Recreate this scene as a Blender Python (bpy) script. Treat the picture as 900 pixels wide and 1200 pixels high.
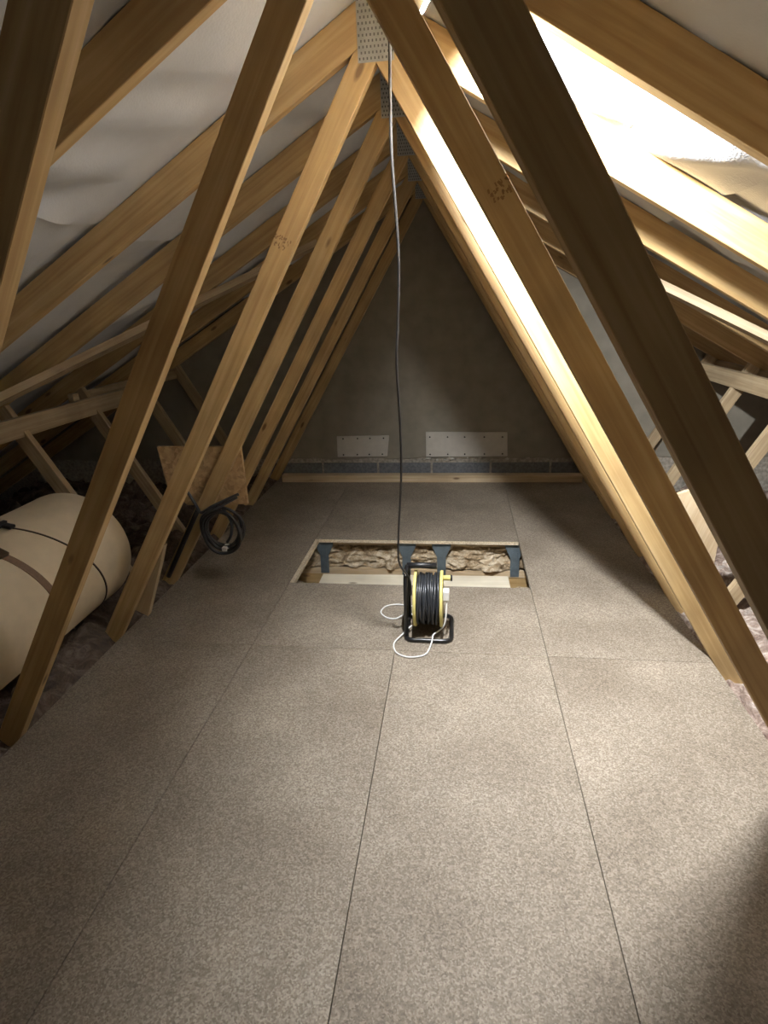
import bpy, bmesh, math, random
from mathutils import Vector, Matrix, noise

# ------------------------------------------------------------------ scene, camera, light
for o in list(bpy.data.objects):
    bpy.data.objects.remove(o, do_unlink=True)
S = bpy.context.scene
COL = S.collection
random.seed(7)

CAM_H = 1.318
PITCH, YAW, ROLL = math.radians(20.375), math.radians(-7.8), math.radians(-2.289)
fw = Vector((math.sin(YAW) * math.cos(PITCH), math.cos(YAW) * math.cos(PITCH), -math.sin(PITCH)))
rt = Vector((math.cos(YAW), -math.sin(YAW), 0))
up = rt.cross(fw)
rt2 = math.cos(ROLL) * rt + math.sin(ROLL) * up
up2 = -math.sin(ROLL) * rt + math.cos(ROLL) * up
cd = bpy.data.cameras.new('camera')
cd.sensor_fit = 'VERTICAL'
cd.sensor_height = 24.0
cd.lens = 659.52 / 1200 * 24.0
cd.clip_start = 0.02
cam = bpy.data.objects.new('camera', cd)
COL.objects.link(cam)
M = Matrix((rt2, up2, -fw)).transposed().to_4x4()
M.translation = (0, 0, CAM_H)
cam.matrix_world = M
S.camera = cam

w = bpy.data.worlds.new('world')
S.world = w
w.use_nodes = True
w.node_tree.nodes['Background'].inputs['Color'].default_value = (0.0, 0.0, 0.0, 1)
w.node_tree.nodes['Background'].inputs['Strength'].default_value = 0.0

S.view_settings.view_transform = 'Standard'
S.view_settings.look = 'None'
S.view_settings.gamma = 1.0
S.view_settings.use_curve_mapping = False
S.view_settings.exposure = 0.0
LAMP_STRENGTH = 17000.0
LAMP_POS = Vector((-0.076, 1.507, 1.923))      # centre of the glowing face
LAMP_DIR = Vector((0.80, 0.12, -0.58)).normalized()

# ------------------------------------------------------------------ truss numbers
XC = -0.237                     # ridge line
ZR, RS = 2.028, 0.574           # underside of rafters at ridge, slope
RD, WD, TH = 0.097, 0.072, 0.035
XL = -1.4415                    # inner edge of left web at floor level
WS = (XC - XL) / 1.962          # web lean
TRUSS_Y = [0.743, 1.336, 1.944, 2.4725, 3.069, 3.681, 4.285]
YWALL = 4.34
YBACK = -1.9

# ------------------------------------------------------------------ helpers
def tag(o, label=None, cat=None, group=None, kind=None):
    if label: o['label'] = label
    if cat: o['category'] = cat
    if group: o['group'] = group
    if kind: o['kind'] = kind
    return o

def empty(name, loc=(0, 0, 0)):
    o = bpy.data.objects.new(name, None)
    o.location = loc
    o.empty_display_size = 0.05
    COL.objects.link(o)
    return o

def wloc(o):
    v = Vector(o.location)
    p = o.parent
    while p:
        v += Vector(p.location); p = p.parent
    return v

def attach(o, parent):
    """child given in world coordinates, parents are never rotated"""
    if parent:
        o.location = Vector(o.location) - wloc(parent)
        o.parent = parent
    return o

def mobj(name, verts, faces, mat, parent=None, loc=(0, 0, 0), rot=None, smooth=False):
    me = bpy.data.meshes.new(name)
    me.from_pydata([tuple(v) for v in verts], [], faces)
    me.update()
    if smooth:
        for p in me.polygons: p.use_smooth = True
    me.materials.append(mat)
    o = bpy.data.objects.new(name, me)
    COL.objects.link(o)
    o.location = loc
    if rot is not None: o.rotation_euler = rot
    attach(o, parent)
    return o

def bmobj(name, bm, mat, parent=None, loc=(0, 0, 0), rot=None, smooth=False):
    bmesh.ops.recalc_face_normals(bm, faces=bm.faces)
    me = bpy.data.meshes.new(name)
    bm.to_mesh(me); bm.free()
    if smooth:
        for p in me.polygons: p.use_smooth = True
    me.materials.append(mat)
    o = bpy.data.objects.new(name, me)
    COL.objects.link(o)
    o.location = loc
    if rot is not None: o.rotation_euler = rot
    attach(o, parent)
    return o

def bm_box(bm, size, c=(0, 0, 0), bevel=0.0, mat=None):
    r = bmesh.ops.create_cube(bm, size=1.0)
    vs = r['verts']
    bmesh.ops.scale(bm, vec=size, verts=vs)
    if mat is not None: bmesh.ops.transform(bm, matrix=mat, verts=vs)
    bmesh.ops.translate(bm, vec=c, verts=vs)
    if bevel:
        es = list({e for v in vs for e in v.link_edges})
        bmesh.ops.bevel(bm, geom=es, offset=bevel, segments=2, affect='EDGES', profile=0.6)

def box(name, size, c, mat, parent=None, bevel=0.002, rot=None):
    bm = bmesh.new()
    bm_box(bm, size, (0, 0, 0), bevel)
    return bmobj(name, bm, mat, parent, c, rot)

def catmull(pts, n=8, closed=False):
    P = [Vector(p) for p in pts]
    out = []
    m = len(P)
    rng = range(m if closed else m - 1)
    for i in rng:
        if closed:
            a, b, c, d = P[(i - 1) % m], P[i], P[(i + 1) % m], P[(i + 2) % m]
        else:
            a, b, c, d = P[max(i - 1, 0)], P[i], P[i + 1], P[min(i + 2, m - 1)]
        for k in range(n):
            t = k / n
            out.append(0.5 * ((2 * b) + (-a + c) * t + (2 * a - 5 * b + 4 * c - d) * t * t + (-a + 3 * b - 3 * c + d) * t ** 3))
    if not closed: out.append(P[-1])
    return out

def tube_data(path, r, sides=8, closed=False):
    n = len(path)
    verts, faces = [], []
    prev = None
    for i, p in enumerate(path):
        a = path[(i - 1) % n] if (closed or i > 0) else path[i]
        b = path[(i + 1) % n] if (closed or i < n - 1) else path[i]
        t = (b - a).normalized()
        if prev is None:
            ref = Vector((0, 0, 1)) if abs(t.z) < 0.9 else Vector((1, 0, 0))
            u = t.cross(ref).normalized()
        else:
            u = (prev - t * prev.dot(t))
            u = u.normalized() if u.length > 1e-6 else t.orthogonal().normalized()
        prev = u
        v = t.cross(u)
        for k in range(sides):
            ang = 2 * math.pi * k / sides
            verts.append(p + r * (math.cos(ang) * u + math.sin(ang) * v))
    m = n if closed else n - 1
    for i in range(m):
        for k in range(sides):
            a = i * sides + k; b = i * sides + (k + 1) % sides
            c = ((i + 1) % n) * sides + (k + 1) % sides; d = ((i + 1) % n) * sides + k
            faces.append((a, b, c, d))
    if not closed:
        faces.append(tuple(range(sides))[::-1])
        faces.append(tuple((n - 1) * sides + k for k in range(sides)))
    return verts, faces

def tube(name, path, r, mat, parent=None, sides=8, closed=False):
    path = [Vector(p) for p in path]
    o0 = path[0].copy()
    v, f = tube_data([p - o0 for p in path], r, sides, closed)
    return mobj(name, v, f, mat, parent, o0, smooth=True)

def lathe(name, prof, mat, parent=None, loc=(0, 0, 0), axis='Z', seg=32, smooth=True):
    """prof: list of (radius, height); closed at both ends if radius is 0"""
    verts, faces = [], []
    for r, h in prof:
        for k in range(seg):
            a = 2 * math.pi * k / seg
            c, s = r * math.cos(a), r * math.sin(a)
            verts.append({'Z': (c, s, h), 'Y': (c, h, s), 'X': (h, c, s)}[axis])
    for i in range(len(prof) - 1):
        for k in range(seg):
            faces.append((i * seg + k, i * seg + (k + 1) % seg, (i + 1) * seg + (k + 1) % seg, (i + 1) * seg + k))
    faces.append(tuple(range(seg))[::-1])
    faces.append(tuple((len(prof) - 1) * seg + k for k in range(seg)))
    o = mobj(name, verts, faces, mat, parent, loc, smooth=smooth)
    bm = bmesh.new(); bm.from_mesh(o.data)
    bmesh.ops.recalc_face_normals(bm, faces=bm.faces)
    bm.to_mesh(o.data); bm.free()
    return o

def plank(name, poly, y0, th, direction, mat, parent=None, bevel=0.0015):
    """timber cut out of a board lying in an XZ plane; local X runs along the grain"""
    d = Vector((direction[0], direction[1])).normalized()
    c = Vector((sum(p[0] for p in poly) / len(poly), sum(p[1] for p in poly) / len(poly)))
    loc = []
    for p in poly:
        q = Vector(p) - c
        loc.append((q.dot(d), -q.x * d.y + q.y * d.x))
    bm = bmesh.new()
    f = bm.faces.new([bm.verts.new((a, 0, b)) for a, b in loc])
    r = bmesh.ops.extrude_face_region(bm, geom=[f])
    bmesh.ops.translate(bm, vec=(0, th, 0), verts=[v for v in r['geom'] if isinstance(v, bmesh.types.BMVert)])
    bmesh.ops.bevel(bm, geom=list(bm.edges), offset=bevel, segments=1, affect='EDGES')
    ang = math.atan2(d.y, d.x)
    return bmobj(name, bm, mat, parent, (c.x, y0, c.y), (0, -ang, 0))

def beam(name, a, b, wdt, hgt, mat, parent=None, upv=(0, 0, 1), bevel=0.0015):
    """straight sawn timber from a to b, local X along the grain"""
    a, b = Vector(a), Vector(b)
    x = (b - a).normalized()
    z = Vector(upv); z = (z - x * z.dot(x)).normalized()
    y = z.cross(x)
    bm = bmesh.new()
    bm_box(bm, ((b - a).length, wdt, hgt), (0, 0, 0), bevel)
    R = Matrix((x, y, z)).transposed()
    return bmobj(name, bm, mat, parent, (a + b) / 2, R.to_euler())

# ------------------------------------------------------------------ materials
def new_mat(name):
    m = bpy.data.materials.new(name)
    m.use_nodes = True
    nt = m.node_tree
    return m, nt, nt.nodes['Principled BSDF'], nt.nodes, nt.links

def ramp(N, stops):
    r = N.new('ShaderNodeValToRGB')
    e = r.color_ramp.elements
    e[0].position, e[0].color = stops[0][0], (*stops[0][1], 1)
    e[1].position, e[1].color = stops[-1][0], (*stops[-1][1], 1)
    for p, c in stops[1:-1]:
        k = e.new(p); k.color = (*c, 1)
    return r

def math_node(N, op, a=None, b=None):
    n = N.new('ShaderNodeMath'); n.operation = op
    if a is not None: n.inputs[0].default_value = a
    if b is not None: n.inputs[1].default_value = b
    return n

def mix_rgb(N, L, fac, a, b, mode='MIX'):
    n = N.new('ShaderNodeMix'); n.data_type = 'RGBA'; n.blend_type = mode
    for sock, v in ((n.inputs[0], fac), (n.inputs[6], a), (n.inputs[7], b)):
        if hasattr(v, 'is_linked') or hasattr(v, 'links'): L.new(v, sock)
        elif isinstance(v, (int, float)): sock.default_value = v
        else: sock.default_value = (*v, 1)
    return n.outputs[2]

def plain(name, col, rough=0.5, metal=0.0, bump=0.0, bscale=40.0, var=0.0):
    m, nt, b, N, L = new_mat(name)
    b.inputs['Base Color'].default_value = (*col, 1)
    b.inputs['Roughness'].default_value = rough
    b.inputs['Metallic'].default_value = metal
    if bump or var:
        tc = N.new('ShaderNodeTexCoord')
        nz = N.new('ShaderNodeTexNoise'); nz.inputs['Scale'].default_value = bscale; nz.inputs['Detail'].default_value = 4
        L.new(tc.outputs['Object'], nz.inputs['Vector'])
        if bump:
            bp = N.new('ShaderNodeBump'); bp.inputs['Strength'].default_value = bump; bp.inputs['Distance'].default_value = 0.004
            L.new(nz.outputs['Fac'], bp.inputs['Height']); L.new(bp.outputs['Normal'], b.inputs['Normal'])
        if var:
            r = ramp(N, [(0.3, tuple(c * (1 - var) for c in col)), (0.7, tuple(min(1, c * (1 + var)) for c in col))])
            L.new(nz.outputs['Fac'], r.inputs['Fac']); L.new(r.outputs['Color'], b.inputs['Base Color'])
    return m

def wood_mat(name, c0, c1, c2, knots=True):
    m, nt, b, N, L = new_mat(name)
    tc = N.new('ShaderNodeTexCoord'); oi = N.new('ShaderNodeObjectInfo')
    off = N.new('ShaderNodeVectorMath'); off.operation = 'SCALE'
    comb = N.new('ShaderNodeCombineXYZ')
    for k in range(3): L.new(oi.outputs['Random'], comb.inputs[k])
    L.new(comb.outputs[0], off.inputs[0]); off.inputs[3].default_value = 37.0
    add = N.new('ShaderNodeVectorMath'); add.operation = 'ADD'
    L.new(tc.outputs['Object'], add.inputs[0]); L.new(off.outputs[0], add.inputs[1])
    # knots: sparse voronoi cells, stretched along the grain
    mpk = N.new('ShaderNodeMapping'); mpk.inputs['Scale'].default_value = (4.2, 12.0, 12.0)
    L.new(add.outputs[0], mpk.inputs['Vector'])
    vk = N.new('ShaderNodeTexVoronoi'); vk.inputs['Scale'].default_value = 1.0; vk.inputs['Randomness'].default_value = 1.0
    L.new(mpk.outputs[0], vk.inputs['Vector'])
    # pick only some cells
    sep = N.new('ShaderNodeSeparateColor'); L.new(vk.outputs['Color'], sep.inputs[0])
    pick = math_node(N, 'GREATER_THAN', b=0.45); L.new(sep.outputs[0], pick.inputs[0])
    kr = N.new('ShaderNodeMapRange'); kr.inputs['From Min'].default_value = 0.08; kr.inputs['From Max'].default_value = 0.15
    kr.inputs['To Min'].default_value = 1.0; kr.inputs['To Max'].default_value = 0.0
    L.new(vk.outputs['Distance'], kr.inputs['Value'])
    kf = math_node(N, 'MULTIPLY'); L.new(pick.outputs[0], kf.inputs[0]); L.new(kr.outputs[0], kf.inputs[1])
    # grain
    mp = N.new('ShaderNodeMapping'); mp.inputs['Scale'].default_value = (1.6, 42, 42)
    L.new(add.outputs[0], mp.inputs['Vector'])
    nz = N.new('ShaderNodeTexNoise'); nz.inputs['Scale'].default_value = 1.4; nz.inputs['Detail'].default_value = 5; nz.inputs['Distortion'].default_value = 0.6
    L.new(mp.outputs[0], nz.inputs['Vector'])
    nz2 = N.new('ShaderNodeTexNoise'); nz2.inputs['Scale'].default_value = 4.0; nz2.inputs['Detail'].default_value = 3
    L.new(add.outputs[0], nz2.inputs['Vector'])
    r = ramp(N, [(0.3, c0), (0.52, c1), (0.72, c2)])
    L.new(nz.outputs['Fac'], r.inputs['Fac'])
    r2 = ramp(N, [(0.35, (0.82, 0.80, 0.78)), (0.65, (1.05, 1.04, 1.02))])
    L.new(nz2.outputs['Fac'], r2.inputs['Fac'])
    col = mix_rgb(N, L, 1.0, r.outputs['Color'], r2.outputs['Color'], 'MULTIPLY')
    # each timber its own tint
    tr = ramp(N, [(0.0, (0.88, 0.86, 0.82)), (1.0, (1.08, 1.05, 1.0))])
    L.new(oi.outputs['Random'], tr.inputs['Fac'])
    col = mix_rgb(N, L, 1.0, col, tr.outputs['Color'], 'MULTIPLY')
    if knots:
        k7 = math_node(N, 'MULTIPLY', b=0.8); L.new(kf.outputs[0], k7.inputs[0])
        col = mix_rgb(N, L, k7.outputs[0], col, (0.10, 0.045, 0.015))
    L.new(col, b.inputs['Base Color'])
    b.inputs['Roughness'].default_value = 0.62
    bp = N.new('ShaderNodeBump'); bp.inputs['Strength'].default_value = 0.25; bp.inputs['Distance'].default_value = 0.002
    L.new(nz.outputs['Fac'], bp.inputs['Height']); L.new(bp.outputs['Normal'], b.inputs['Normal'])
    return m

def chip_mat(name, dark, mid, light, scale=1.0, rough=0.5):
    m, nt, b, N, L = new_mat(name)
    tc = N.new('ShaderNodeTexCoord'); oi = N.new('ShaderNodeObjectInfo')
    comb = N.new('ShaderNodeCombineXYZ')
    for k in range(2): L.new(oi.outputs['Random'], comb.inputs[k])
    sc = N.new('ShaderNodeVectorMath'); sc.operation = 'SCALE'; sc.inputs[3].default_value = 23.0
    L.new(comb.outputs[0], sc.inputs[0])
    add = N.new('ShaderNodeVectorMath'); add.operation = 'ADD'
    L.new(tc.outputs['Object'], add.inputs[0]); L.new(sc.outputs[0], add.inputs[1])
    # flakes
    warp = N.new('ShaderNodeTexNoise'); warp.inputs['Scale'].default_value = 30 * scale; warp.inputs['Detail'].default_value = 2
    L.new(add.outputs[0], warp.inputs['Vector'])
    ws = N.new('ShaderNodeVectorMath'); ws.operation = 'SCALE'; ws.inputs[3].default_value = 0.016 / scale
    L.new(warp.outputs['Color'], ws.inputs[0])
    ad2 = N.new('ShaderNodeVectorMath'); ad2.operation = 'ADD'
    L.new(add.outputs[0], ad2.inputs[0]); L.new(ws.outputs[0], ad2.inputs[1])
    v = N.new('ShaderNodeTexVoronoi'); v.inputs['Scale'].default_value = 110 * scale
    L.new(ad2.outputs[0], v.inputs['Vector'])
    n1 = N.new('ShaderNodeTexNoise'); n1.inputs['Scale'].default_value = 70 * scale; n1.inputs['Detail'].default_value = 5; n1.inputs['Roughness'].default_value = 0.7
    L.new(add.outputs[0], n1.inputs['Vector'])
    sep = N.new('ShaderNodeSeparateColor'); L.new(v.outputs['Color'], sep.inputs[0])
    mixf = N.new('ShaderNodeMix'); mixf.inputs[0].default_value = 0.62
    L.new(sep.outputs[0], mixf.inputs[2]); L.new(n1.outputs['Fac'], mixf.inputs[3])
    r = ramp(N, [(0.26, dark), (0.5, mid), (0.74, light)])
    L.new(mixf.outputs[0], r.inputs['Fac'])
    # scuffs and paler worn patches
    n2 = N.new('ShaderNodeTexNoise'); n2.inputs['Scale'].default_value = 2.6; n2.inputs['Detail'].default_value = 6; n2.inputs['Roughness'].default_value = 0.6
    L.new(add.outputs[0], n2.inputs['Vector'])
    r2 = ramp(N, [(0.34, (0.80, 0.78, 0.76)), (0.55, (1, 1, 1)), (0.72, (1.24, 1.24, 1.25))])
    L.new(n2.outputs['Fac'], r2.inputs['Fac'])
    col = mix_rgb(N, L, 1.0, r.outputs['Color'], r2.outputs['Color'], 'MULTIPLY')
    tr = ramp(N, [(0.0, (0.93, 0.92, 0.91)), (1.0, (1.05, 1.05, 1.05))])
    L.new(oi.outputs['Random'], tr.inputs['Fac'])
    col = mix_rgb(N, L, 1.0, col, tr.outputs['Color'], 'MULTIPLY')
    L.new(col, b.inputs['Base Color'])
    b.inputs['Roughness'].default_value = rough
    bp = N.new('ShaderNodeBump'); bp.inputs['Strength'].default_value = 0.35; bp.inputs['Distance'].default_value = 0.0015
    L.new(mixf.outputs[0], bp.inputs['Height']); L.new(bp.outputs['Normal'], b.inputs['Normal'])
    return m

def membrane_mat():
    m, nt, b, N, L = new_mat('roof_underlay')
    tc = N.new('ShaderNodeTexCoord')
    wv = N.new('ShaderNodeTexVoronoi'); wv.inputs['Scale'].default_value = 150
    L.new(tc.outputs['Object'], wv.inputs['Vector'])
    n = N.new('ShaderNodeTexNoise'); n.inputs['Scale'].default_value = 6; n.inputs['Detail'].default_value = 4
    L.new(tc.outputs['Object'], n.inputs['Vector'])
    r = ramp(N, [(0.3, (0.56, 0.58, 0.61)), (0.7, (0.66, 0.685, 0.72))])
    L.new(n.outputs['Fac'], r.inputs['Fac']); L.new(r.outputs['Color'], b.inputs['Base Color'])
    b.inputs['Roughness'].default_value = 0.55
    bp = N.new('ShaderNodeBump'); bp.inputs['Strength'].default_value = 0.3; bp.inputs['Distance'].default_value = 0.0015
    L.new(wv.outputs['Distance'], bp.inputs['Height']); L.new(bp.outputs['Normal'], b.inputs['Normal'])
    return m

def wool_mat(name, stops):
    m, nt, b, N, L = new_mat(name)
    tc = N.new('ShaderNodeTexCoord')
    n = N.new('ShaderNodeTexNoise'); n.inputs['Scale'].default_value = 11; n.inputs['Detail'].default_value = 8; n.inputs['Roughness'].default_value = 0.7; n.inputs['Distortion'].default_value = 1.2
    L.new(tc.outputs['Object'], n.inputs['Vector'])
    r = ramp(N, stops); L.new(n.outputs['Fac'], r.inputs['Fac']); L.new(r.outputs['Color'], b.inputs['Base Color'])
    b.inputs['Roughness'].default_value = 0.95
    n2 = N.new('ShaderNodeTexNoise'); n2.inputs['Scale'].default_value = 90; n2.inputs['Detail'].default_value = 6
    L.new(tc.outputs['Object'], n2.inputs['Vector'])
    bp = N.new('ShaderNodeBump'); bp.inputs['Strength'].default_value = 0.9; bp.inputs['Distance'].default_value = 0.01
    L.new(n2.outputs['Fac'], bp.inputs['Height']); L.new(bp.outputs['Normal'], b.inputs['Normal'])
    return m

WOOD = wood_mat('sawn_pine', (0.43, 0.285, 0.125), (0.54, 0.385, 0.185), (0.62, 0.46, 0.25))
WOODP = wood_mat('pale_pine', (0.50, 0.38, 0.24), (0.62, 0.50, 0.34), (0.70, 0.60, 0.44))
WHITEWOOD = wood_mat('white_planed_pine', (0.74, 0.70, 0.58), (0.80, 0.77, 0.66), (0.85, 0.82, 0.72))
WOODG = wood_mat('greyed_pine', (0.36, 0.27, 0.16), (0.46, 0.36, 0.23), (0.55, 0.45, 0.30))
CHIP = chip_mat('floor_chipboard', (0.140, 0.112, 0.080), (0.225, 0.189, 0.145), (0.34, 0.295, 0.235), 2.3, 0.72)
OSB = chip_mat('panel_chipboard', (0.30, 0.19, 0.09), (0.44, 0.29, 0.14), (0.55, 0.38, 0.20), 0.5, 0.6)
CUT = chip_mat('chipboard_cut_edge', (0.45, 0.36, 0.24), (0.62, 0.53, 0.38), (0.74, 0.66, 0.50), 1.4, 0.8)
MEMB = membrane_mat()
RENDERW = plain('grey_cement_render', (0.245, 0.222, 0.175), 0.85, bump=0.25, bscale=9, var=0.12)
MORTAR = plain('mortar', (0.34, 0.305, 0.25), 0.95, bump=0.9, bscale=45, var=0.35)
BLOCK = plain('concrete_block', (0.15, 0.155, 0.16), 0.9, bump=0.6, bscale=60, var=0.25)
PLASTER = plain('plasterboard', (0.50, 0.475, 0.42), 0.8, bump=0.1, bscale=20, var=0.06)
SCREW = plain('dark_screw_head', (0.05, 0.045, 0.04), 0.5, 0.6)
GALV = plain('galvanised_steel', (0.40, 0.41, 0.40), 0.5, 0.4, bump=0.1, bscale=30, var=0.15)
SLOT = plain('punched_slot', (0.09, 0.09, 0.085), 0.6, 0.2)
STEELB = plain('blue_grey_steel', (0.12, 0.155, 0.18), 0.5, 0.3, var=0.2, bscale=20)
WOOLR = wool_mat('pale_mineral_wool', [(0.33, (0.07, 0.04, 0.03)), (0.5, (0.28, 0.21, 0.17)), (0.68, (0.60, 0.54, 0.48))])
WOOLB = wool_mat('brown_mineral_wool', [(0.32, (0.10, 0.065, 0.035)), (0.47, (0.36, 0.27, 0.165)), (0.66, (0.72, 0.63, 0.48))])
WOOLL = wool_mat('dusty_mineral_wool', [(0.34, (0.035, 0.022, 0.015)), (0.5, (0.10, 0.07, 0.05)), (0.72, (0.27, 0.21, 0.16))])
CREAM = plain('cream_foam_jacket', (0.66, 0.56, 0.40), 0.55, bump=0.25, bscale=14, var=0.06)
STRAPM = plain('brown_strap', (0.16, 0.095, 0.055), 0.5, bump=0.2, bscale=120, var=0.15)
DKBROWN = plain('dark_brown_strap', (0.045, 0.028, 0.018), 0.5)
BUCKLE = plain('bronzed_buckle', (0.14, 0.10, 0.065), 0.32, 0.7)
BLACK = plain('black_plastic', (0.012, 0.012, 0.013), 0.42)
BLACKG = plain('black_paint_tube', (0.012, 0.012, 0.013), 0.28)
CABLE = plain('black_cable_sheath', (0.028, 0.030, 0.034), 0.33)
CORD = plain('flex_sheath', (0.035, 0.035, 0.036), 0.4)
YELLOW = plain('yellow_plastic', (0.66, 0.58, 0.20), 0.45)
WHITE = plain('white_plastic', (0.80, 0.80, 0.78), 0.4)
INK = plain('faded_brown_ink', (0.27, 0.16, 0.07), 0.8)
LAMPW = plain('white_lampholder', (0.75, 0.75, 0.73), 0.4)
GLOW, _nt, _b, _N, _L = new_mat('lit_bulb')
_b.inputs['Base Color'].default_value = (1, 1, 1, 1)
_b.inputs['Emission Color'].default_value = (0.955, 0.975, 1.0, 1)
_b.inputs['Emission Strength'].default_value = LAMP_STRENGTH

# ------------------------------------------------------------------ structure: floor boards
floor = tag(empty('floor', (0, 0, 0)), kind='structure')
FX = [XL, -0.841, -0.2412, 0.3588, 0.966]
FT = 0.022
HX0, HX1, HY0, HY1 = -0.817, 0.351, 2.484, 3.041
G = 0.0011                      # half joint
def board(x0, x1, y0, y1):
    o = box('floor_board', (x1 - x0 - 2 * G, y1 - y0 - 2 * G, FT), ((x0 + x1) / 2, (y0 + y1) / 2, -FT / 2), CHIP, floor, bevel=0.0012)
    o.data.materials.append(CUT)
    for p in o.data.polygons:
        if abs(p.normal.z) < 0.1 and o.dimensions.y < 1.5: p.material_index = 1
    return o
YC = 1.9227
for i in range(4):
    board(FX[i], FX[i + 1], YC - 2.4, YC)
    board(FX[i], FX[i + 1], YC - 4.0, YC - 2.4)
board(FX[0], FX[1], YC, YWALL - 0.004)
board(FX[3], FX[4], YC, YWALL - 0.004)
board(FX[1], FX[3], YC, HY0)
board(FX[1], FX[3], HY1, YWALL - 0.004)
box('floor_board', (HX0 - FX[1] - 2 * G, HY1 - HY0, FT), ((HX0 + FX[1]) / 2, (HY0 + HY1) / 2, -FT / 2), CUT, floor, bevel=0.001)

base = box('floor_base', (8.4, YWALL - YBACK + 0.3, 0.0125), (XC, (YWALL + YBACK) / 2, -0.352), PLASTER, bevel=0)
tag(base, kind='structure')

# ------------------------------------------------------------------ structure: gable walls
def gable(name, yfront, depth, mat):
    hw = 4.1
    zt = ZR + 0.16
    poly = [(XC - hw, -0.36), (XC + hw, -0.36), (XC + hw, zt - RS * hw), (XC, zt), (XC - hw, zt - RS * hw)]
    vs = [(x, yfront, z) for x, z in poly] + [(x, yfront + depth, z) for x, z in poly]
    n = len(poly)
    fs = [tuple(range(n)), tuple(range(n, 2 * n))[::-1]] + [(i, i + n, (i + 1) % n + n, (i + 1) % n) for i in range(n)]
    return tag(mobj(name, vs, fs, mat), kind='structure')
wall = gable('wall_back', YWALL + 0.012, 0.1, MORTAR)
gable('wall_front', YBACK - 0.1, 0.1, RENDERW)
# smooth cement render starting above the block course (slightly proud, ragged lower edge)
def render_coat():
    hw = 4.0
    xs = [XC - hw + k * 0.04 for k in range(int(2 * hw / 0.04) + 1)]
    bot, top = [], []
    for x in xs:
        bot.append(0.150 + 0.014 * noise.noise(Vector((x * 5.1, 3.3, 0))) + 0.008 * noise.noise(Vector((x * 19, 1.3, 0))))
        top.append(max(bot[-1] + 0.005, ZR + 0.15 - RS * abs(x - XC)))
    vs, fs = [], []
    for x, b_, t_ in zip(xs, bot, top):
        vs += [(x, YWALL, b_), (x, YWALL, t_), (x, YWALL + 0.012, b_ - 0.006), (x, YWALL + 0.012, t_)]
    for k in range(len(xs) - 1):
        a = 4 * k; c = a + 4
        fs += [(a, c, c + 1, a + 1), (a + 2, a, c, c + 2)[::-1]]
    o = mobj('cement_render', vs, fs, RENDERW, wall)
    return o
render_coat()
for k, (x0, x1) in enumerate([(-1.53, -1.084), (-1.084, -0.629), (-0.629, -0.196), (-0.196, 0.267), (0.267, 0.724), (0.724, 1.17)]):
    box('concrete_block', (x1 - x0 - 0.018, 0.02, 0.215), ((x0 + x1) / 2, YWALL + 0.009, 0.111 - 0.1075), BLOCK, wall, bevel=0.003)
# mortar snots along the bed joint
for k in range(16):
    x = -0.45 + 1.15 * random.random()
    bm = bmesh.new()
    bmesh.ops.create_icosphere(bm, subdivisions=1, radius=1)
    for v in bm.verts: v.co *= 0.8 + 0.5 * random.random()
    bmesh.ops.scale(bm, vec=(0.012 + 0.02 * random.random(), 0.012, 0.007 + 0.007 * random.random()), verts=bm.verts)
    bmobj('mortar_lump', bm, PLASTER if k % 3 == 0 else MORTAR, wall, (x, YWALL + 0.006, 0.128 + 0.025 * random.random()), smooth=True)

# ------------------------------------------------------------------ structure: roof underlay
ceil = tag(empty('ceiling', (XC, 0, ZR)), kind='structure')
def sheet(side, s0, s1, drop, seed):
    """s is the horizontal distance from the ridge"""
    ys = []
    edges = [YBACK] + [-1.657, -1.057, -0.457, 0.143] + TRUSS_Y + [YWALL + 0.01]
    for a, b in zip(edges[:-1], edges[1:]):
        n = max(3, int((b - a) / 0.03))
        ys += [(a + (b - a) * k / n, k / n, b - a) for k in range(n)]
    ys.append((edges[-1], 0.0, 0.1))
    ns = max(8, int((s1 - s0) / 0.03))
    vs, fs = [], []
    nrm = Vector((side * RS, 0, 1)).normalized()
    for k in range(ns + 1):
        s = s0 + (s1 - s0) * k / ns
        for (y, u, ln) in ys:
            hang = math.sin(math.pi * u) ** 0.8 if 0 < u < 1 else 0
            amp = min(1, ln / 0.5)
            p = Vector((s * 2.3 + seed, y * 1.2, seed))
            wr = 0.040 * noise.noise(p * 1.6) + 0.036 * noise.noise(Vector((s * 7 + y * 3 + seed, y * 2.2 - s, 0)))
            wr += 0.005 * noise.noise(Vector((s * 19 + y * 5, y * 9, seed)))
            d = -0.002 - hang * amp * (0.022 + wr) + 0.003 * noise.noise(p * 5) * (1 - hang) + drop
            if s1 < 4: d -= max(0.0, 1 - (s1 - s) / 0.05) * (0.008 + 0.006 * noise.noise(Vector((y * 4, seed, 2)))) * (0.2 + 0.8 * hang)
            base_ = Vector((XC + side * s, y, ZR + RD * math.sqrt(1 + RS * RS) + 0.006 - RS * s))
            vs.append(base_ + nrm * d - Vector((XC, 0, ZR)))
    m = len(ys)
    for k in range(ns):
        for j in range(m - 1):
            f = (k * m + j, k * m + j + 1, (k + 1) * m + j + 1, (k + 1) * m + j)
            fs.append(f)
    o = mobj('underlay_sheet', vs, fs, MEMB, None, (XC, 0, ZR), smooth=True)
    attach(o, ceil)
    return o
for side, lap in ((-1, 0.946), (1, 0.994)):
    sheet(side, 0.0, lap, 0.0, 1.7 + side)
    sheet(side, lap - 0.12, lap + 1.2, 0.014, 1.7 + side)
    sheet(side, lap + 1.08, 4.1, 0.028, 1.7 + side)

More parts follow.
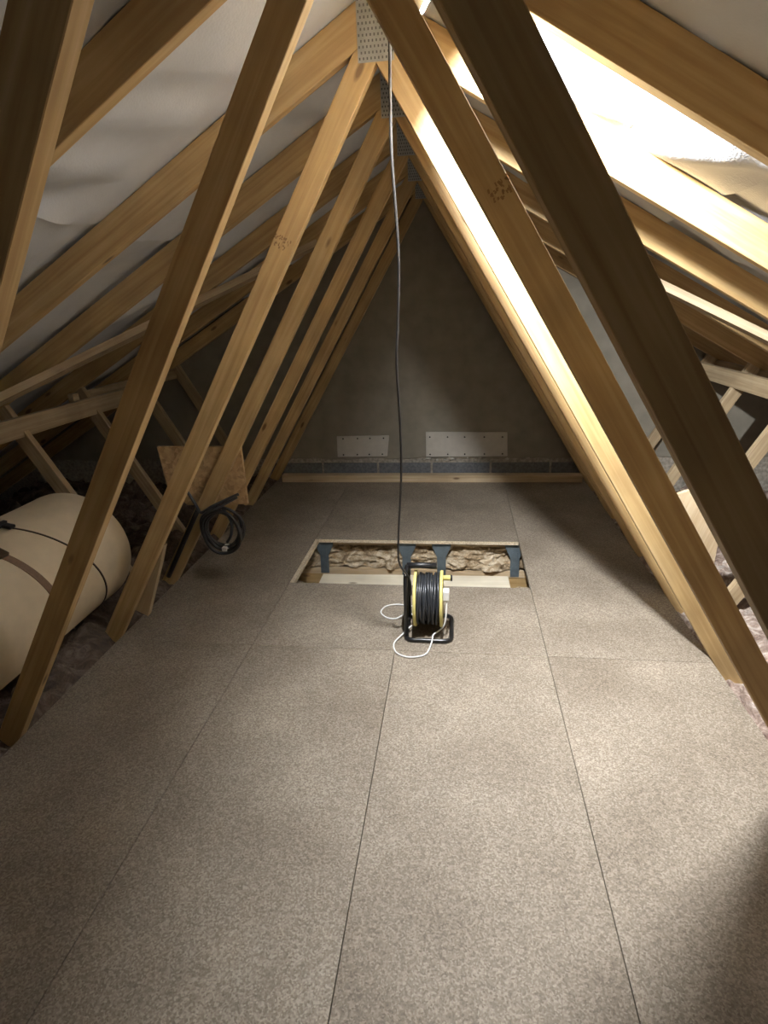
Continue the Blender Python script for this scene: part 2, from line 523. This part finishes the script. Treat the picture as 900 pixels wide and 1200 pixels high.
# ------------------------------------------------------------------ trusses
def rz(s): return ZR - RS * s
RV = RD * math.sqrt(1 + RS * RS)
def mirror(poly, side): return [(XC + side * a, b) for a, b in poly]      # poly given as (distance from ridge, z)
hx = WD * math.sqrt(1 + WS * WS)
s_in = XC - XL                   # inner web edge at floor, distance from ridge
TIE_T = -0.235
def make_truss():
    t = empty('roof_truss', (XC, 0, TIE_T))
    for side in (-1, 1):
        dr = (side, -RS)
        plank('rafter', mirror([(0, rz(0)), (4.0, rz(4.0)), (4.0, rz(4.0) + RV), (0, rz(0) + RV)], side), 0, TH, dr, WOOD, t)
    zo = (rz(s_in + hx) ) / (1 - RS * WS)     # outer web edge meets rafter underside
    so = s_in + hx - WS * zo
    for side in (-1, 1):
        zb = TIE_T
        poly = [(s_in - WS * zb, zb), (0.0005, 1.962), (0.0005, rz(0) - 0.0005), (so, zo - 0.0005), (s_in + hx - WS * zb, zb)]
        plank('web', mirror(poly, side), 0.0, TH, (side * WS, -1), WOOD, t)
        # outer strut from the tie up to the middle of the rafter
        sh = 0.05 if side > 0 else 0.0
        c0 = 1.473 + sh
        k = 0.535; h2 = 0.5 * WD * math.sqrt(1 + k * k)
        def top(c): 
            z = (ZR - RS * c) / (1 + RS * k)
            return (c + k * z, z)
        zb2 = -0.13 + (0.02 if side > 0 else 0)
        poly = [(c0 - h2 + k * zb2, zb2), (c0 + h2 + k * zb2, zb2), top(c0 + h2), top(c0 - h2)]
        plank('strut', mirror(poly, side), 0.0, TH, (side * k, 1), WOODG, t)
    plank('tie_beam', [(XC - 3.9, TIE_T - RD), (XC + 3.9, TIE_T - RD), (XC + 3.85, TIE_T), (XC - 3.85, TIE_T)], 0, TH, (1, 0), WOOD, t)
    # punched metal plates over the apex joint, on both faces
    for yy in (-0.0013, TH + 0.0001):
        pl = box('nail_plate', (0.104, 0.0012, 0.21), (XC, yy + 0.0006, 2.07), GALV, t, bevel=0)
        bm = bmesh.new()
        f = -1 if yy < 0 else 1
        for r_ in range(15):
            for c_ in range(9):
                bm_box(bm, (0.0042, 0.0012, 0.0062), (-0.044 + 0.011 * c_ + (0.0028 if r_ % 2 else -0.0028), f * 0.0012, -0.096 + 0.0137 * r_))
        bmobj('plate_teeth', bm, SLOT, pl, (XC, yy + 0.0006, 2.07))
    return t
proto = make_truss()
def copy_tree(o, parent=None):
    c = o.copy(); COL.objects.link(c)
    if parent: c.parent = parent
    for ch in list(o.children): copy_tree(ch, c)
    return c
TL = ['nearest roof truss, its dark webs crossing both top corners of the view',
      'second roof truss, dark webs just in front of the lit lamp',
      'third roof truss, brightly lit webs and grey nail plate at the apex',
      'fourth roof truss, its left web carrying the panel and black conduit',
      'fifth roof truss, counted from the camera, just behind the chipboard panel',
      'sixth roof truss, last but one before the gable wall',
      'farthest roof truss, standing right against the grey gable wall']
trusses = []
for i, y in enumerate(TRUSS_Y):
    t = proto if i == 0 else copy_tree(proto)
    t.location.y = y
    tag(t, TL[i], 'roof truss', 'roof trusses at even spacing')
    trusses.append(t)

def child(o, base_name, k=0):
    cs = [c for c in o.children if c.name.split('.')[0] == base_name]
    cs.sort(key=lambda c: c.location.x)
    return cs[k]

# ink grade stamps on two of the webs (smudged, unreadable)
def stamp(web, c, y, lean, seed):
    rnd = random.Random(seed)
    bm = bmesh.new()
    for row in range(2):
        for col_ in range(4 if row == 0 else 3):
            for bit in range(5):
                x = -0.026 + 0.015 * col_ + 0.010 * rnd.random() + 0.006 * row
                z = 0.010 - 0.020 * row + (rnd.random() - 0.5) * 0.014
                bm_box(bm, (0.0022 + 0.003 * rnd.random(), 0.0003, 0.003 + 0.006 * rnd.random()), (x, 0, z), mat=Matrix.Rotation(rnd.uniform(-0.6, 0.6), 4, 'Y'))
    o = bmobj('grade_stamp', bm, INK, None)
    o.parent = web
    W = Matrix.Translation((c[0], y - 0.0003, c[1])) @ Matrix.Rotation(lean, 4, 'Y')
    o.matrix_local = web.matrix_world.inverted() @ W

bpy.context.view_layer.update()
stamp(child(trusses[2], 'web', 0), (-0.566, 1.513), TRUSS_Y[2], 0.6, 3)
stamp(child(trusses[1], 'web', 1), (0.085, 1.525), TRUSS_Y[1], -0.6, 5)

# ------------------------------------------------------------------ binders and braces
tag(beam('longitudinal_binder', (-2.113, YBACK + 0.05, 0.817), (-2.113, 3.5, 0.817), 0.035, 0.095, WOODG),
    'long timber binder running along the left struts, nearer and lower of the pair', 'timber', 'binders along the roof struts')
tag(beam('longitudinal_binder', (-2.206, 3.02, 0.858), (-2.206, YWALL - 0.01, 0.858), 0.035, 0.07, WOODG),
    'short timber binder overlapping behind the left binder, its sawn end showing', 'timber', 'binders along the roof struts')
tag(beam('longitudinal_binder', (1.665, YBACK + 0.05, 0.815), (1.665, YWALL - 0.01, 0.805), 0.035, 0.095, WOODG),
    'lower long timber binder along the right struts under the rafters', 'timber', 'binders along the roof struts')
tag(beam('longitudinal_binder', (1.81, 1.2, 0.820), (1.81, YWALL - 0.01, 0.820), 0.035, 0.07, WOODG),
    'upper timber binder behind the right struts, tight under the rafters', 'timber', 'binders along the roof struts')
def brace(name, a, b, side, label):
    off = -0.019
    def pt(s, y): 
        n = Vector((side * RS, 0, 1)).normalized()
        return Vector((XC + side * s, y, rz(s))) + n * off
    n = Vector((side * RS, 0, 1))
    return tag(beam(name, pt(*a), pt(*b), 0.085, 0.035, WOODG, upv=n), label, 'timber', 'diagonal roof braces')
brace('diagonal_brace', (2.34, 1.72), (0.62, 3.62), -1, 'diagonal timber brace nailed under the left rafters')
brace('diagonal_brace', (1.0, 2.98), (1.93, 2.50), 1, 'diagonal timber brace nailed under the right rafters')

# short piece of timber fixed to the back of the third truss' left web
st = plank('timber_offcut', [(-1.375, 0.115), (-1.320, 0.085), (-1.215, 0.34), (-1.185, 0.42), (-1.25, 0.42)], TRUSS_Y[2] + TH + 0.001, 0.03, (0.614, 1), WOODG)
tag(st, 'short timber offcut fixed behind the foot of the third left web', 'timber')

bd = plank('short_board', [(0.905, 0.20), (1.155, 0.145), (1.155, 0.33), (1.00, 0.51), (0.865, 0.46)], TRUSS_Y[3] - 0.0195, 0.018, (0.3, 1), WOODP)
tag(bd, 'short pale board fixed to the fourth right web above the mineral wool', 'board')

# ------------------------------------------------------------------ floor joists with steel webs, seen down the opening
def joist(y, label):
    t = empty('steel_web_joist', (XC, y, -0.27))
    beam('top_chord', (XL + 0.02, y, -FT - 0.0115), (0.93, y, -FT - 0.0115), 0.072, 0.022, WOODG, t)
    beam('bottom_chord', (XL + 0.02, y, -0.222), (0.93, y, -0.222), 0.072, 0.040, WOODP, t)
    for x, lean, gus in ((-1.25, 0.05, 1), (-0.80, 0.03, 1), (-0.295, 0.015, 1), (-0.085, 0.0, -1), (0.345, -0.02, -1), (0.78, 0.04, -1)):
        bm = bmesh.new()
        z0, z1 = -0.205, -0.045
        w_ = 0.026
        prof = [(-w_, z0 - 0.03), (w_, z0 - 0.03), (w_, z0 + 0.09), (w_ + 0.03, z1), (w_ + 0.03, z1 + 0.02), (-w_ - 0.03, z1 + 0.02), (-w_ - 0.03, z1), (-w_, z0 + 0.09)]
        fr = [bm.verts.new((px + lean * (pz - z0), 0, pz)) for px, pz in prof]
        f = bm.faces.new(fr)
        r = bmesh.ops.extrude_face_region(bm, geom=[f])
        bmesh.ops.translate(bm, vec=(0, 0.0015, 0), verts=[v for v in r['geom'] if isinstance(v, bmesh.types.BMVert)])
        for q in (-1, 1):     # pressed ribs of the strut
            bm_box(bm, (0.006, 0.004, 0.12), (q * 0.012 + lean * 0.08, -0.001, z0 + 0.07))
        bmobj('steel_strut', bm, STEELB, t, (x, y - 0.0385 , 0))
    return tag(t, label, 'floor joist', 'steel web joists under the floor')
joist(3.10, 'steel web floor joist crossing the far side of the floor opening')
nog = beam('timber_noggin', (-0.795, 2.905, -0.2275), (0.305, 2.925, -0.2275), 0.17, 0.045, WHITEWOOD)
tag(nog, 'bright pale plank lying at the bottom of the floor opening', 'plank')

# ------------------------------------------------------------------ insulation (stuff)
def wool(name, x0, x1, y0, y1, zf, amp, seed, mat, label, res=0.022):
    nx = max(4, int((x1 - x0) / res)); ny = max(4, int((y1 - y0) / res))
    vs, fs = [], []
    for i in range(nx + 1):
        for j in range(ny + 1):
            x = x0 + (x1 - x0) * i / nx; y = y0 + (y1 - y0) * j / ny
            p = Vector((x * 5, y * 5, seed))
            h = abs(noise.noise(p)) * 0.8 + 0.5 * noise.noise(p * 2.3) + 0.35 * abs(noise.noise(p * 5.1)) + 0.2 * noise.noise(p * 11)
            q = noise.noise_vector(p * 2.0) * 0.02
            zz = zf(x, y) + amp * h
            if XL - 0.022 < x + q.x < 0.986: zz = min(zz, -0.028)      # tucked under the floor boards
            vs.append((x + q.x, y + q.y, zz))
    for i in range(nx):
        for j in range(ny):
            a = i * (ny + 1) + j
            fs.append((a, a + ny + 1, a + ny + 2, a + 1))
    o = mobj(name, vs, fs, mat, smooth=True)
    return tag(o, label, 'insulation', kind='stuff')
wool('mineral_wool', 0.93, 3.2, -0.5, YWALL - 0.03, lambda x, y: -0.12 - 0.02 * (x - 1), 0.11, 3.1, WOOLR,
     'pale fluffy mineral wool in the right eaves beside the floor')
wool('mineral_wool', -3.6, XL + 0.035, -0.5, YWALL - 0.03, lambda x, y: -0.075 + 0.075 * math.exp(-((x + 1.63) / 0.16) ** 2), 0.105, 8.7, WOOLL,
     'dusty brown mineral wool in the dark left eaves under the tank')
def hatch_wool():
    nx, ns = 110, 44
    x0, x1 = -0.95, 0.50
    vs, fs = [], []
    for i in range(nx + 1):
        for j in range(ns + 1):
            x = x0 + (x1 - x0) * i / nx; s = j / ns
            p = Vector((x * 6.5, s * 1.9, 4.4))
            h = noise.noise(p) + 0.7 * abs(noise.noise(p * 2.1)) + 0.4 * noise.noise(p * 4.7) + 0.22 * noise.noise(p * 10)
            y = 3.075 + 0.06 * s ** 2 - 0.042 * h
            near = min(abs(x - q) for q in (-0.80, -0.295, -0.085, 0.345))
            lim = 3.066 if near < 0.05 else max(3.022, 3.066 - (near - 0.05) * 1.2)
            z = -0.192 + 0.146 * s + 0.014 * noise.noise(p * 3.1 + Vector((9, 0, 0)))
            vs.append((x + 0.014 * noise.noise(p * 2.7 + Vector((0, 5, 0))), max(y, lim), min(max(z, -0.198), -0.047)))
    for i in range(nx):
        for j in range(ns):
            a = i * (ns + 1) + j
            fs.append((a, a + ns + 1, a + ns + 2, a + 1))
    o = mobj('mineral_wool', vs, fs, WOOLB, smooth=True)
    tag(o, 'torn brown mineral wool quilt filling the back of the floor opening', 'insulation', kind='stuff')
hatch_wool()
wool('mineral_wool', -1.38, 0.93, 2.50, 3.03, lambda x, y: -0.30, 0.05, 2.2, WOOLB, 'flat brown mineral wool layer under the pale plank in the opening', res=0.03)

# ------------------------------------------------------------------ tank in the left eaves
TX, TZ, TR = -1.645, 0.368, 0.255
tank = empty('insulated_tank', (TX, 1.3, TZ - TR))
prof = [(0.001, 0.50)]
rc = 0.075
for k in range(9):
    a = math.pi / 2 * k / 8
    prof.append((TR - rc + rc * math.sin(a), 0.50 + rc - rc * math.cos(a)))
for y in (0.8, 1.1, 1.4, 1.7, 1.9): prof.append((TR + 0.0015 * math.sin(y * 9), y))
for k in range(9):
    a = math.pi / 2 * k / 8
    prof.append((TR - rc + rc * math.cos(a), 2.115 - rc + rc * math.sin(a)))
prof.append((0.001, 2.118))
lathe('jacket', prof, CREAM, tank, (TX, 0, TZ), 'Y', 72)
def strap(width, a, b, c, mat, th, buckle_deg, bsize):
    vs, fs = [], []
    n = 96
    for k in range(n):
        t = 2 * math.pi * k / n
        y = a + b * math.cos(t) + c * math.sin(t)
        for r_, dy in ((TR + 0.0005, -width / 2), (TR + th, -width / 2 + 0.0006), (TR + th, width / 2 - 0.0006), (TR + 0.0005, width / 2)):
            vs.append((r_ * math.cos(t), y + dy - a, r_ * math.sin(t)))
    for k in range(n):
        for q in range(4):
            fs.append((4 * k + q, 4 * k + (q + 1) % 4, 4 * ((k + 1) % n) + (q + 1) % 4, 4 * ((k + 1) % n) + q))
    s = mobj('strap', vs, fs, mat, tank, (TX, a, TZ), smooth=False)
    t = math.radians(buckle_deg)
    y = a + b * math.cos(t) + c * math.sin(t)
    bm = bmesh.new()
    bm_box(bm, (bsize[0], bsize[1], bsize[2]), (0, 0, 0), 0.004)
    bm_box(bm, (bsize[0] * 0.25, bsize[1] * 1.25, bsize[2] * 1.5), (-bsize[0] * 0.2, 0, 0.002), 0.002)
    bmobj('buckle', bm, BUCKLE if width > 0.01 else BLACK, s, (TX + (TR + 0.010) * math.cos(t), y, TZ + (TR + 0.010) * math.sin(t)), (0, math.pi / 2 - t, 0))
    return s
strap(0.030, 1.555, 0.039, -0.054, STRAPM, 0.0035, 60, (0.075, 0.036, 0.014))
strap(0.007, 1.78, 0.0587, -0.1177, DKBROWN, 0.004, 78, (0.06, 0.028, 0.012))
tag(tank, 'large cream rounded tank with brown straps lying in the left eaves', 'tank')
for y in (0.9, 1.65):   # bearers that carry the tank
    tag(beam('tank_bearer', (TX - 0.2, y, TZ - TR - 0.024), (TX + 0.06, y, TZ - TR - 0.024), 0.07, 0.045, WOODG),
        'timber bearer under the %s part of the cream tank' % ('near' if y < 1 else 'far'), 'timber', 'bearers under the tank')

# ------------------------------------------------------------------ chipboard panel, coil and conduit on the fourth truss
Y3 = TRUSS_Y[3]
pn = plank('chipboard_panel', [(-1.441, 0.706), (-1.018, 0.702), (-1.019, 0.413), (-1.335, 0.406), (-1.425, 0.50)], Y3 + TH + 0.001, 0.018, (1, 0), OSB)
tag(pn, 'pale chipboard panel with a cut corner fixed behind the fourth left web', 'board')

coil = empty('cable_coil', (-1.13, Y3 - 0.03, 0.20))
cx, cz = -1.128, 0.318
for k in range(5):
    rr = 0.088 + 0.012 * math.sin(k * 2.1)
    pts = []
    for j in range(20):
        a = 2 * math.pi * j / 20
        pts.append((cx + 0.006 * math.sin(k * 3) + rr * math.cos(a) * (1 + 0.05 * math.sin(2 * a + k)), Y3 - 0.030 - 0.009 * k + 0.004 * math.sin(3 * a + k), cz - 0.004 * k + (rr + 0.012) * math.sin(a)))
    tube('cable_loop', catmull(pts, 3, True), 0.0075, BLACK, coil, 8, True)
tube('cable_tail', catmull([(-1.035, Y3 - 0.02, 0.485), (-1.09, Y3 - 0.045, 0.465), (-1.16, Y3 - 0.06, 0.435), (-1.225, Y3 - 0.05, 0.40), (-1.262, Y3 - 0.02, 0.43), (-1.30, Y3 - 0.012, 0.50)], 6), 0.0075, CABLE, coil)
tube('cable_tail', catmull([(-1.045, Y3 - 0.02, 0.470), (-1.12, Y3 - 0.055, 0.435), (-1.19, Y3 - 0.07, 0.405), (-1.232, Y3 - 0.05, 0.36), (-1.245, Y3 - 0.03, 0.29), (-1.235, Y3 - 0.02, 0.24)], 6), 0.0075, CABLE, coil)
tube('cable_tail', catmull([(-1.12, Y3 - 0.04, 0.42), (-1.075, Y3 - 0.06, 0.36), (-1.085, Y3 - 0.06, 0.29), (-1.115, Y3 - 0.05, 0.245)], 6), 0.0075, CABLE, coil)
box('white_clip', (0.024, 0.05, 0.020), (-1.125, Y3 - 0.05, 0.216), WHITE, coil, bevel=0.003)
tag(coil, 'coil of thick black cable hanging below the chipboard panel', 'cable')

cn = empty('black_conduit', (-1.40, Y3 - 0.012, 0.0))
a_, b_ = Vector((-1.262, Y3 - 0.0125, 0.395)), Vector((-1.478, Y3 - 0.0125, 0.03))
tube('pipe', [a_ + (b_ - a_) * k / 6 for k in range(7)], 0.0125, BLACK, cn, 12)
m_ = a_ + (b_ - a_) * 0.52
box('pipe_clip', (0.034, 0.028, 0.012), m_, BLACK, cn, 0.002, rot=(0, -math.atan2(0.425, 0.251), 0))
tag(cn, 'straight black conduit clipped down the fourth left web', 'pipe')

# ------------------------------------------------------------------ at the gable wall
bat = beam('floor_batten', (-1.385, 4.21, 0.0285), (0.935, 4.21, 0.0285), 0.07, 0.055, WOODP)
tag(bat, 'long pale batten lying on the floor along the gable wall', 'batten')
def patch(poly, screws, label):
    c = Vector((sum(p[0] for p in poly) / 4, YWALL, sum(p[1] for p in poly) / 4))
    t = empty('plasterboard_patch', (c.x, YWALL, min(p[1] for p in poly)))
    plank('sheet', poly, YWALL - 0.0125, 0.0125, (1, 0), PLASTER, t, 0.001)
    for (u, v) in screws:
        a = Vector(poly[0]).lerp(Vector(poly[1]), u); b = Vector(poly[3]).lerp(Vector(poly[2]), u)
        p = a.lerp(b, v)
        lathe('screw', [(0.001, 0), (0.0065, 0.0), (0.0065, 0.002), (0.001, 0.0025)], SCREW, t, (p.x, YWALL - 0.0142, p.y), 'Y', 8)
    return tag(t, label, 'board', 'plasterboard patches on the gable wall')
patch([(-0.948, 0.336), (-0.529, 0.338), (-0.549, 0.172), (-0.952, 0.167)], [(u, v) for u in (0.12, 0.4, 0.64, 0.9) for v in (0.12, 0.9)],
      'shorter screwed plasterboard patch on the gable wall, left of the hanging flex')
patch([(-0.240, 0.363), (0.384, 0.356), (0.391, 0.167), (-0.239, 0.164)], [(u, v) for u in (0.05, 0.27, 0.48, 0.72, 0.94) for v in (0.2, 0.9)],
      'longer screwed plasterboard patch on the gable wall, right of the hanging flex')

# ------------------------------------------------------------------ extension reel
rx0, rx1, ry0, ry1 = -0.203, -0.016, 1.988, 2.19
reel = empty('extension_reel', ((rx0 + rx1) / 2, (ry0 + ry1) / 2, 0))
TRD = 0.0095
def rounded(pts, rad, n=5, closed=True):
    out = []
    m = len(pts)
    for i in range(m):
        p = Vector(pts[i])
        if not closed and i in (0, m - 1):
            out.append(p); continue
        a = Vector(pts[(i - 1) % m]); b = Vector(pts[(i + 1) % m])
        u = (a - p).normalized(); v = (b - p).normalized()
        for k in range(n + 1):
            t = k / n
            out.append((p + u * rad) * (1 - t) ** 2 + p * 2 * t * (1 - t) + (p + v * rad) * t ** 2)
    return out
fr = rounded([(rx0, ry0, TRD), (rx1, ry0, TRD), (rx1, ry1, TRD), (rx0, ry1, TRD)], 0.035)
tube('base_tube', fr, TRD, BLACKG, reel, 10, True)
hp = rounded([(rx0 + 0.002, ry0 + 0.02, TRD), (rx0 + 0.002, ry0 + 0.035, 0.290), (rx0 + 0.002, ry1 - 0.05, 0.290), (rx0 + 0.002, ry1 - 0.03, TRD)], 0.05, 6, False)
tube('side_hoop', hp, TRD, BLACKG, reel, 10)
tube('handle', [(rx0 + 0.002, 2.11, 0.290), (-0.15, 2.11, 0.292), (-0.078, 2.11, 0.292)], 0.0125, BLACK, reel, 12)
DC = Vector((-0.112, 2.098, 0.146))
def flange(x):
    o = lathe('drum_flange', [(0.03, -0.004), (0.095, -0.003), (0.108, -0.006), (0.117, -0.006), (0.119, 0.0), (0.117, 0.006), (0.108, 0.006), (0.095, 0.003), (0.03, 0.004)], YELLOW, reel, (x, DC.y, DC.z), 'X', 48)
    return o
flange(-0.166); fr_ = flange(-0.058)
lathe('hub', [(0.001, -0.038), (0.032, -0.038), (0.045, -0.03), (0.045, 0.075), (0.03, 0.085), (0.001, 0.086)], BLACK, reel, (-0.14, DC.y, DC.z), 'X', 32)
# wound flex: side by side turns with a second, looser layer
random.seed(11)
cv, cf = [], []
for layer, (r0, cnt) in enumerate(((0.094, 10), (0.103, 7))):
    for k in range(cnt):
        x = -0.156 + (0.088) * (k + 0.5) / cnt
        ph = random.random() * 6
        path = [Vector((x + 0.004 * math.sin(a * 1 + ph) + 0.002 * math.sin(3 * a + ph), DC.y + (r0 + 0.003 * math.sin(2 * a + ph)) * math.cos(a), DC.z + (r0 + 0.003 * math.sin(2 * a + ph)) * math.sin(a))) - DC for a in [2 * math.pi * j / 40 for j in range(40)]]
        v, f = tube_data(path, 0.0055, 7, True)
        n0 = len(cv); cv += v; cf += [tuple(i + n0 for i in q) for q in f]
lathe('drum_core', [(0.091, -0.05), (0.091, 0.05)], BLACK, reel, DC, 'X', 40)
mobj('wound_cable', cv, cf, CABLE, reel, DC, smooth=True)
kn = lathe('winder_knob', [(0.001, 0.0), (0.010, 0.0), (0.011, 0.028), (0.012, 0.03), (0.001, 0.031)], YELLOW, reel, (-0.052, DC.y - 0.03, DC.z + 0.112), 'X', 20)
lathe('knob_cap', [(0.001, 0), (0.013, 0), (0.013, 0.007), (0.001, 0.008)], BLACK, kn, (-0.021, DC.y - 0.03, DC.z + 0.112), 'X', 20)
tag(reel, 'black framed extension reel with yellow drum standing by the opening', 'extension reel')

# plug with white flex
pg = empty('white_plug', (-0.035, 2.05, 0.0))
box('plug_body', (0.026, 0.045, 0.046), (-0.0385, DC.y - 0.035, DC.z + 0.040), WHITE, pg, 0.006)
tube('flex', catmull([(-0.036, DC.y - 0.045, DC.z + 0.020), (-0.038, 2.035, 0.11), (-0.046, 2.03, 0.06), (-0.07, 2.035, 0.026), (-0.09, 2.005, 0.026), (-0.095, 1.975, 0.012), (-0.112, 1.905, 0.005), (-0.150, 1.878, 0.005), (-0.195, 1.876, 0.005), (-0.236, 1.906, 0.005), (-0.249, 1.966, 0.005), (-0.222, 2.02, 0.012), (-0.19, 2.06, 0.026), (-0.17, 2.12, 0.010), (-0.19, 2.165, 0.026), (-0.225, 2.170, 0.020), (-0.262, 2.158, 0.005), (-0.305, 2.165, 0.005), (-0.335, 2.21, 0.005), (-0.318, 2.262, 0.005), (-0.27, 2.282, 0.005), (-0.20, 2.272, 0.005), (-0.12, 2.255, 0.005)], 8), 0.0032, WHITE, pg, 8)
tag(pg, 'white plug with thin white flex looping over the floor at the reel', 'plug')

# ------------------------------------------------------------------ lamp hung under the ridge and its flex
lamp = empty('hanging_lamp', LAMP_POS)
LQ = Vector((0, 0, 1)).rotation_difference(LAMP_DIR).to_euler()
def lamp_part(name, prof, mat):
    o = lathe(name, prof, mat, lamp, LAMP_POS, 'Z', 32)
    o.rotation_euler = LQ
    return o
lamp_part('glowing_face', [(0.001, -0.004), (0.029, -0.004), (0.0296, -0.001), (0.020, 0.0006), (0.001, 0.001)], GLOW)
lamp_part('reflector_body', [(0.0312, -0.003), (0.0325, 0.008), (0.0335, 0.008), (0.0330, -0.004), (0.031, -0.012), (0.020, -0.040), (0.0135, -0.052), (0.013, -0.060), (0.001, -0.060)][::-1], LAMPW)
lamp_part('lampholder', [(0.001, -0.060), (0.0165, -0.060), (0.0175, -0.085), (0.014, -0.098), (0.005, -0.104), (0.001, -0.104)][::-1], BLACK)
tag(lamp, 'lit reflector lamp hanging under the ridge behind the second truss', 'lamp')
top = LAMP_POS - LAMP_DIR * 0.107
cordp = [top, top + Vector((-0.006, 0.004, -0.014)), (-0.158, 1.525, 1.925), (-0.158, 1.56, 1.885), (-0.161, 1.585, 1.845), (-0.165, 1.61, 1.805), (-0.168, 1.63, 1.668), (-0.164, 1.66, 1.538), (-0.163, 1.69, 1.416), (-0.174, 1.73, 1.258), (-0.184, 1.76, 1.133), (-0.184, 1.82, 0.935), (-0.192, 1.88, 0.741), (-0.216, 1.95, 0.484), (-0.219, 1.985, 0.36), (-0.187, 2.035, 0.27), (-0.183, 2.06, 0.20), (-0.186, 2.085, 0.165)]
cord = tube('lamp_flex', catmull(cordp, 8), 0.0042, CORD, None, 8)
tag(cord, 'long thin black flex hanging from the lamp down to the reel', 'cable')
